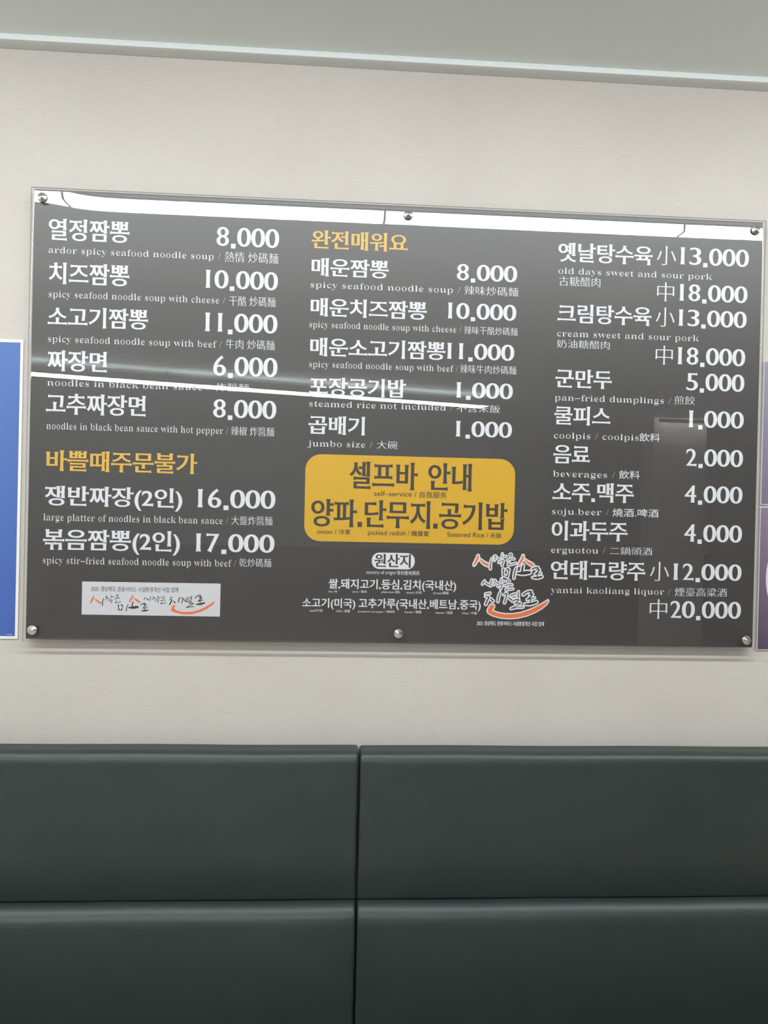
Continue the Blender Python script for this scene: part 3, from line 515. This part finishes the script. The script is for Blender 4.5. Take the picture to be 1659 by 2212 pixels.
# ---------------------------------------------------------------- the menu sign
sign = tag(empty('menu_sign', (0, 0, 1.241)), 'wide dark grey menu sign with white lettering under clear acrylic above the benches', 'sign')
SX, SZ0, SZ1 = .800, 1.2409, 2.1991
box('backing_board', -.7952, .7952, -.0160, -.0105, 1.2448, 2.1972, M['board'], sign)
def cover():
    """acrylic sheet, its front face very slightly out of flat: pulled at the fixings and curling at the top left corner"""
    nx, nz = 200, 120; yb, yf = -.0169, -.0219; V = []; F = []
    def bump(x, z):
        d = .0014*math.exp(-((x+.80)/.085)**2)*math.exp(-((SZ1-z)/.10))
        for sx, sz in ((-.002, 2.175), (.775, 2.176), (-.779, 1.265), (-.0025, 1.267), (.777, 1.262)):
            d += .00003*math.exp(-((x-sx)**2+(z-sz)**2)/.05**2)
        return d
    for j in range(nz+1):
        for i in range(nx+1):
            x = -SX+2*SX*i/nx; z = SZ0+(SZ1-SZ0)*j/nz; V.append((x, yf-bump(x, z), z))
    for j in range(nz):
        for i in range(nx):
            a = j*(nx+1)+i; F.append((a, a+1, a+nx+2, a+nx+1))
    nf = len(F); ring = [i for i in range(nx+1)]+[(j+1)*(nx+1)-1 for j in range(1, nz+1)]+[nz*(nx+1)+i for i in range(nx-1, -1, -1)]+[j*(nx+1) for j in range(nz-1, 0, -1)]
    k0 = len(V)
    for r in ring: V.append((V[r][0], yb, V[r][2]))
    n = len(ring)
    for i in range(n): F.append((ring[(i+1) % n], ring[i], k0+i, k0+(i+1) % n))
    ne = len(F); F.append(tuple(k0+n-1-i for i in range(n)))
    o = mesh('acrylic_cover', V, F, M['acrylic'], sign); o.data.materials.append(M['edge']); o.data.materials.append(M['clear'])
    for k, p in enumerate(o.data.polygons): p.use_smooth = k < nf; p.material_index = 0 if k < nf else (1 if k < ne else 2)
    return o
cover()['label'] = 'clear acrylic sheet'
def lathe(name, prof, loc, m, parent, seg=24):
    """profile of (radius, distance in front of the wall)"""
    V = []; F = []
    for r, d in prof:
        for k in range(seg): V.append((loc[0]+r*math.cos(2*math.pi*k/seg), -d, loc[2]+r*math.sin(2*math.pi*k/seg)))
    for j in range(len(prof)-1):
        for k in range(seg): F.append((j*seg+k, j*seg+(k+1) % seg, (j+1)*seg+(k+1) % seg, (j+1)*seg+k))
    n = len(V); V.append((loc[0], -prof[-1][1]-.0, loc[2]))
    return mesh(name, V[:n], F+[tuple((len(prof)-1)*seg+k for k in range(seg))], m, parent)
for i, (x, z) in enumerate(((-.7759, 2.177), (-.002, 2.1751), (.7751, 2.1763), (-.7792, 1.2647), (-.0025, 1.2671), (.7771, 1.2620))):
    b = lathe('standoff', [(.0055, 0), (.0055, .0106)], (x, 0, z), M['steel_dark'], sign)
    c = lathe('screw_cap', [(.0055, .0219), (.0102, .0222), (.0104, .0236), (.0102, .0252), (.0094, .0262), (.0002, .0292)], (x, 0, z), M['steel'], b)
def flat(name, P, y, m, parent): return mesh(name, [(x, y, z) for x, z in P], [tuple(range(len(P)))], m, parent)
def rounded(x0, x1, z0, z1, r, k=8):
    P = []
    for cx, cz, a in ((x1-r, z1-r, 0), (x0+r, z1-r, 90), (x0+r, z0+r, 180), (x1-r, z0+r, 270)):
        for i in range(k+1):
            t = math.radians(a+90*i/k); P.append((cx+r*math.cos(t), cz+r*math.sin(t)))
    return P
panel = flat('self_service_panel', rounded(-.2121, .2474, 1.4642, 1.6526, .034), -.0163, M['panel'], sign); panel['label'] = 'yellow rounded self-service notice'
badge = flat('origin_badge', rounded(-.0641, .030, 1.4062, 1.4418, .0165), -.0163, M['white'], sign); badge['label'] = 'white pill-shaped badge'
sticker = flat('slogan_label', [(-.6802, 1.2979), (-.3885, 1.2975), (-.3885, 1.3686), (-.6802, 1.3684)][::1], -.0163, M['paper'], sign); sticker['label'] = 'white oblong slogan label'
stack = empty('slogan_emblem', (.25, 0, 1.30), sign); stack.matrix_parent_inverse = Matrix.Translation(sign.location).inverted(); stack['label'] = 'orange and black brush slogan edged in white'
def face_up(V, F):
    """faces that look out of the sign"""
    out = []
    for f in F:
        a = sum(V[f[i]][0]*V[f[(i+1) % len(f)]][1]-V[f[(i+1) % len(f)]][0]*V[f[i]][1] for i in range(len(f)))
        if abs(a) > 1e-12: out.append(f if a > 0 else f[::-1])
    return out
need = set('d기0'+SERIF['d'])
for r in LETTERING:
    for ch in r[1]: need.add(SERIF.get(ch, ch) if r[6] == 'serif' else ch)
need.discard('\u00b7')
load_glyphs(need)
COLMAT = dict(white='white', yellow='yellow', dark='dark', ink='ink')
for part, words, a, b, zb, zt, style, colour, ref in LETTERING:
    V, F = text_mesh(words, a/1000, b/1000, zb/1000, zt/1000, style, ref)
    par = sign
    if part[1:2] == ':': par = dict(p=panel, b=badge, s=sticker, l=stack)[part[0]]; part = part[2:]
    o = mesh(part, [(x, -.0166, z) for x, z in V], face_up(V, F), M[COLMAT[colour]], None)
    o.parent = par; o.matrix_parent_inverse = Matrix.Translation((0, 0, 0)) if par is not sign else Matrix.Translation(sign.location).inverted()
    if par is not sign: o.matrix_parent_inverse = par.matrix_world.inverted() if par is stack else Matrix.Translation((0, 0, 0))
    if colour == 'yellow': o['label'] = 'yellow lettering'
def smooth_line(P, k=5):
    out = []; n = len(P)
    for i in range(n-1):
        p0, p1, p2, p3 = P[max(i-1, 0)], P[i], P[i+1], P[min(i+2, n-1)]
        for j in range(k):
            t = j/k; out.append([.5*(2*b+(c-a)*t+(2*a-5*b+4*c-d)*t*t+(3*b-a-3*c+d)*t**3) for a, b, c, d in zip(p0, p1, p2, p3)])
    return out+[list(P[-1])]
def brush(P, grow=0):
    L = smooth_line(P); V = []; F = []
    def disc(x, z, r):
        k0 = len(V); V.extend((x+r*math.cos(2*math.pi*i/12), z+r*math.sin(2*math.pi*i/12)) for i in range(12)); F.append(tuple(range(k0, k0+12)))
    prev = None
    for i, (x, z, w) in enumerate(L):
        a, b = L[max(i-1, 0)], L[min(i+1, len(L)-1)]; dx, dz = b[0]-a[0], b[1]-a[1]; d = math.hypot(dx, dz) or 1
        r = w/2+grow; nx, nz = -dz/d*r, dx/d*r; k = len(V); V += [(x+nx, z+nz), (x-nx, z-nz)]
        if prev is not None: F.append((prev, prev+1, k+1, k))
        prev = k
    disc(L[0][0], L[0][1], L[0][2]/2+grow); disc(L[-1][0], L[-1][1], L[-1][2]/2+grow)
    if grow:
        for x, z, w in L[::3]: disc(x, z, w/2+grow)
    return V, F
def ring(x, z, rx, rz, w, grow=0):
    V = []; F = []; n = 20
    ri, ro = w/2+grow, w/2+grow
    for i in range(n):
        c, s = math.cos(2*math.pi*i/n), math.sin(2*math.pi*i/n)
        V += [(x+(rx+ro)*c, z+(rz+ro)*s), (x+max(rx-ri, 0)*c, z+max(rz-ri, 0)*s)]
    for i in range(n): a, b = 2*i, 2*((i+1) % n); F.append((a, b, b+1, a+1))
    return V, F
def covered(P, T, src, polys):
    """the triangles whose middle lies inside one of the drawn shapes"""
    C = np.array([[sum(P[i][k] for i in t)/len(t) for k in (0, 1)] for t in T]); keep = np.zeros(len(C), bool)
    for f in polys:
        A = np.array([src[i] for i in f]); B = np.roll(A, -1, 0); ins = np.zeros(len(C), bool)
        for (ax, ay), (bx, by) in zip(A, B):
            if abs(by-ay) < 1e-12: continue
            ins ^= ((ay > C[:, 1]) != (by > C[:, 1])) & (C[:, 0] < (bx-ax)*(C[:, 1]-ay)/(by-ay)+ax)
        keep |= ins
    return [t for t, k in zip(T, keep) if k]
def slogan(table, parent, ink, outline):
    def put(name, V, F, y, m):
        src = list(V); r = delaunay_2d_cdt([Vector(v) for v in V], [], [list(f) for f in F], 1, 1e-3)     # one clean sheet, no overlaps
        V = [(a/1000, b/1000) for a, b in r[0]]; F = [tuple(f) for f in covered(r[0], r[2], src, F)]
        o = mesh(name, [(a, y, b) for a, b in V], face_up(V, F), m, None); o.parent = parent
        if parent is stack: o.matrix_parent_inverse = stack.matrix_world.inverted()
        return o
    W = ([], []); K = ([], []); O = []
    def add(T, V, F): n = len(T[0]); T[0].extend(V); T[1].extend(tuple(i+n for i in f) for f in F)
    for s in table:
        g = 3.1 if outline else 0
        if s[0] == 'ring':
            add(K, *ring(*s[1:]))
            if g: add(W, *ring(*s[1:], grow=g*.75))
        elif s[0] == 'smile':
            P = s[1]; T = fill([np.array(P)], 1)
            O.append((T[0], T[1]))
            if g:
                cx = list(P)+[P[0]]
                for i in range(len(P)): add(W, *brush([(cx[i][0], cx[i][1], 5.2), (cx[i+1][0], cx[i+1][1], 5.2)]))
        else:
            if s[0] == 'o': O.append(brush(s[1]))
            else: add(K, *brush(s[1]))
            if g: add(W, *brush(s[1], g))
    if outline: put('white_edging', *W, -.01645, M['white'])['label'] = 'white edging'
    put('brush_lettering', *K, -.0166, ink)
    for o in O: put('orange_stroke', *o, -.01665, M['orange'])['label'] = 'orange brush stroke'
bpy.context.view_layer.update()
slogan(SLOGAN_ROW, sticker, M['dark'], False)
slogan(SLOGAN_STACK, stack, M['dark'], True)
# ---------------------------------------------------------------- posters at either side
p = tag(empty('blue_poster', (-1.08, 0, 1.242)), 'plain blue poster with a white border left of the menu sign', 'poster')
box('sheet', -1.345, -.8176, -.0022, -.0002, 1.2418, 1.8807, M['border'], p)
M['blue'] = vgrad('blue_print_lit_top', 1.24, 1.88, (.040, .092, .34), (.060, .135, .37))  # lamp light painted into the blue: paler towards the top
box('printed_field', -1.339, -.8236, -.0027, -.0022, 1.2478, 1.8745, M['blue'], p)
box('small_mark', -.8400, -.8286, -.0029, -.0027, 1.2506, 1.2515, M['white'], p)['label'] = 'short white line'
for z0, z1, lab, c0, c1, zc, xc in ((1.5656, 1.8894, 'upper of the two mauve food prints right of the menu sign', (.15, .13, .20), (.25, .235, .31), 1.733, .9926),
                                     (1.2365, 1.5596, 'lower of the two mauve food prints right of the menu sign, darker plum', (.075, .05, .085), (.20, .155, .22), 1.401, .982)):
    p = tag(empty('food_print', (1.05, 0, z0)), lab, 'poster')
    box('backing', .8130, 1.30, -.0030, -.0002, z0, z1, M['frame'], p)
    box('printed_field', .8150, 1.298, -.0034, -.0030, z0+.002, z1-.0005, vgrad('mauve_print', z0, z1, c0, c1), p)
    R0 = .152
    def disc(name, r, y, m): return mesh(name, [(xc+r*math.cos(2*math.pi*i/64), y, zc+r*math.sin(2*math.pi*i/64)) for i in range(64)], [tuple(range(64))[::1]], m, p)
    disc('plate_rim', R0, -.0036, mat('plate_print', (.62, .58, .66), .4))
    fm, n, l, b = nodes('food_print'); l.new(ramp(n, l, noise(n, l, 30, (1, 1, 1), 3), [(.35, (.20, .085, .06)), (.5, (.30, .19, .16)), (.65, (.50, .46, .50))]), b.inputs['Base Color'])
    disc('food_picture', R0-.005, -.0038, fm)
# ---------------------------------------------------------------- upholstered benches
def cushion(name, x0, x1, y0, y1, z0, z1, rt, rb, rs, parent, bulge=.004, taper=0):
    """padded slab: front at y0, back at y1; rounding at the top, foot and sides; slack leather"""
    nx, nz = 90, 40; V = []; F = []
    def prof(t, lo, hi, ra, rb_):
        return t
    def edge(d, r):          # how far the front falls back at distance d from an edge with rounding r
        if d >= r: return 0
        q = 1-d/r; return r*(1-math.sqrt(max(0, 1-q*q)))
    us = [0, .0008, .002, .004, .007, .011, .017, .026, .04]
    def axis(a, b, n):
        L = [a+u for u in us]+[a+.055+(b-a-.11)*i/n for i in range(n+1)]+[b-u for u in us[::-1]]; return L
    X = axis(x0, x1, nx); Z = axis(z0, z1, nz); random.seed(int(x0*100+z0*1000)); ph = [random.uniform(0, 6) for _ in range(6)]
    for z in Z:
        for x in X:
            dx = min(x-x0, x1-x); f = edge(dx, rs)+edge(z-z0, rb)+edge(z1-z, rt)
            f += taper*max(0, 1-(z-z0)/.11)**2
            f = min(f, (y1-y0)*.9)
            u = (z-z0)/(z1-z0); s = math.sin(math.pi*u)
            pull = .0035*math.exp(-dx/.02)*(.5+.5*math.sin(60*z+ph[0]))*s
            w = bulge*s*min(1, dx/.12)+.0006*math.sin(9*x+ph[1])*s-pull*.6
            zz = z
            if z > z1-.04:
                c = .006; q = (z-z1+.04)/.04; zz = z-.0010*math.sin(7*x+ph[2])**2*q
                if dx < c: zz -= (c-math.sqrt(c*c-(c-dx)**2))*q
            V.append((x, y0+f-w, zz))
    n = len(X)
    for j in range(len(Z)-1):
        for i in range(n-1): a = j*n+i; F.append((a, a+1, a+n+1, a+n))
    rg = list(range(n))+[j*n+n-1 for j in range(1, len(Z))]+[(len(Z)-1)*n+i for i in range(n-2, -1, -1)]+[j*n for j in range(len(Z)-2, 0, -1)]
    k0 = len(V)
    for r in rg: V.append((V[r][0], y1, V[r][2]))
    m = len(rg)
    for i in range(m): F.append((rg[(i+1) % m], rg[i], k0+i, k0+(i+1) % m))
    F.append(tuple(k0+m-1-i for i in range(m)))
    return mesh(name, V, F, M['leather'], parent, True)
for x0, x1, lab in ((-1.30, -.0850, 'dark green leatherette bench left of the upright seam, under the menu sign'), (-.0815, 1.14, 'dark green leatherette bench right of the upright seam, under the menu sign')):
    t = tag(empty('banquette_bench', ((x0+x1)/2, -.3, 0)), lab, 'bench', 'leatherette benches along the wall')
    cushion('upper_back_cushion', x0, x1, -.063, -.004, .7015, 1.0185, .020, .003, .006, t, .004, .012)
    cushion('lower_back_cushion', x0, x1, -.084, -.004, .4000, .7010, .034, .012, .006, t, .004, 0)
    box('seat_cushion', x0, x1, -.52, -.092, .31, .418, M['leather'], t, bevel=.02, seg=4)
    box('base_box', x0+.02, x1-.02, -.47, -.02, .0, .31, M['ply'], t)
    box('back_frame', x0+.03, x1-.03, -.0815, -.01, .315, .399, M['ply'], t)
# ---------------------------------------------------------------- ceiling lights
def lamp_unit(name, L, W, H, light, side=0, up=0):
    """batten: housing under the ceiling, an opal cover lit underneath and, if side is given, along its flanks"""
    t = empty(name, (0, 0, 0))
    box('housing', -L/2+.001, L/2-.001, -W/2+.004, W/2-.004, .002, H, M['housing'], t)
    for e in (-1, 1): box('end_cap', min(e*(L/2-.002), e*L/2), max(e*(L/2-.002), e*L/2), -W/2, W/2, 0, H, M['housing'], t)
    def face(w, y, z, rx, k=1):      # a lit face of the cover
        ld = bpy.data.lights.new('lit_face', 'AREA'); ld.shape = 'RECTANGLE'; ld.size = L-.004; ld.size_y = w
        ld.color = light[:3]; ld.energy = light[3]*k*(L-.004)*w*math.pi
        o = bpy.data.objects.new('lit_face', ld); COL.objects.link(o); o.parent = t; o.location = (0, y, z); o.rotation_euler = (rx, 0, 0)
    face(W, 0, -.0006, 0)
    if side:
        face(side, W/2, side/2, math.pi/2); face(side, -W/2, side/2, -math.pi/2)
    if up: face(W-.04, 0, H+.0006, math.pi, up)
    return t
def dup(o):
    r = o.copy(); COL.objects.link(r)
    for ch in list(o.children):
        c = ch.copy(); COL.objects.link(c); c.parent = r
    return r
first = lamp_unit('ceiling_light', .998, .055, .026, LAMP, .022)
for i, k in enumerate((-3, -2, -1, 0, 1, 2, 3, 4)):
    o = first if i == 0 else dup(first)
    o.location = (-.01+1.001*k-.5, -.8865, 2.483)
    tag(o, 'flat white ceiling light in the row just in front of the menu wall', 'ceiling light', 'ceiling lights in front of the menu wall')
far = lamp_unit('hanging_light', 1.2, .19, .05, LAMP_FAR, 0, 2.2)
ang = math.atan2(-1.0, 3.415); cx, cy = 1.085, -4.82
for i in range(4):
    o = far if i == 0 else dup(far)
    s = .6+1.202*i; o.location = (cx-s*math.cos(ang), cy-s*math.sin(ang), 2.41); o.rotation_euler = (0, 0, ang)
    tag(o, 'slim white light hung below the ceiling at the far side of the room', 'ceiling light', 'hanging lights across the room')
    for s2 in (-.4, .4):
        rod = box('hanger', s2-.004, s2+.004, -.004, .004, .0505, .101, M['steel'], None); rod.parent = o
struct(box('wall_pier', 3.05, 3.60, -6.3, -6.0, 0, ZC, M['border']))
t = tag(lamp_unit('added_pier_light', .50, .05, .012, (1, .96, .90, 70)), 'added short slim light brightening the top of the pale pier', 'ceiling light')  # added light, gives the pier the bright top that the sign mirrors
t.location = (3.325, -5.945, 2.478); t.rotation_euler = (-1.05, 0, 0)
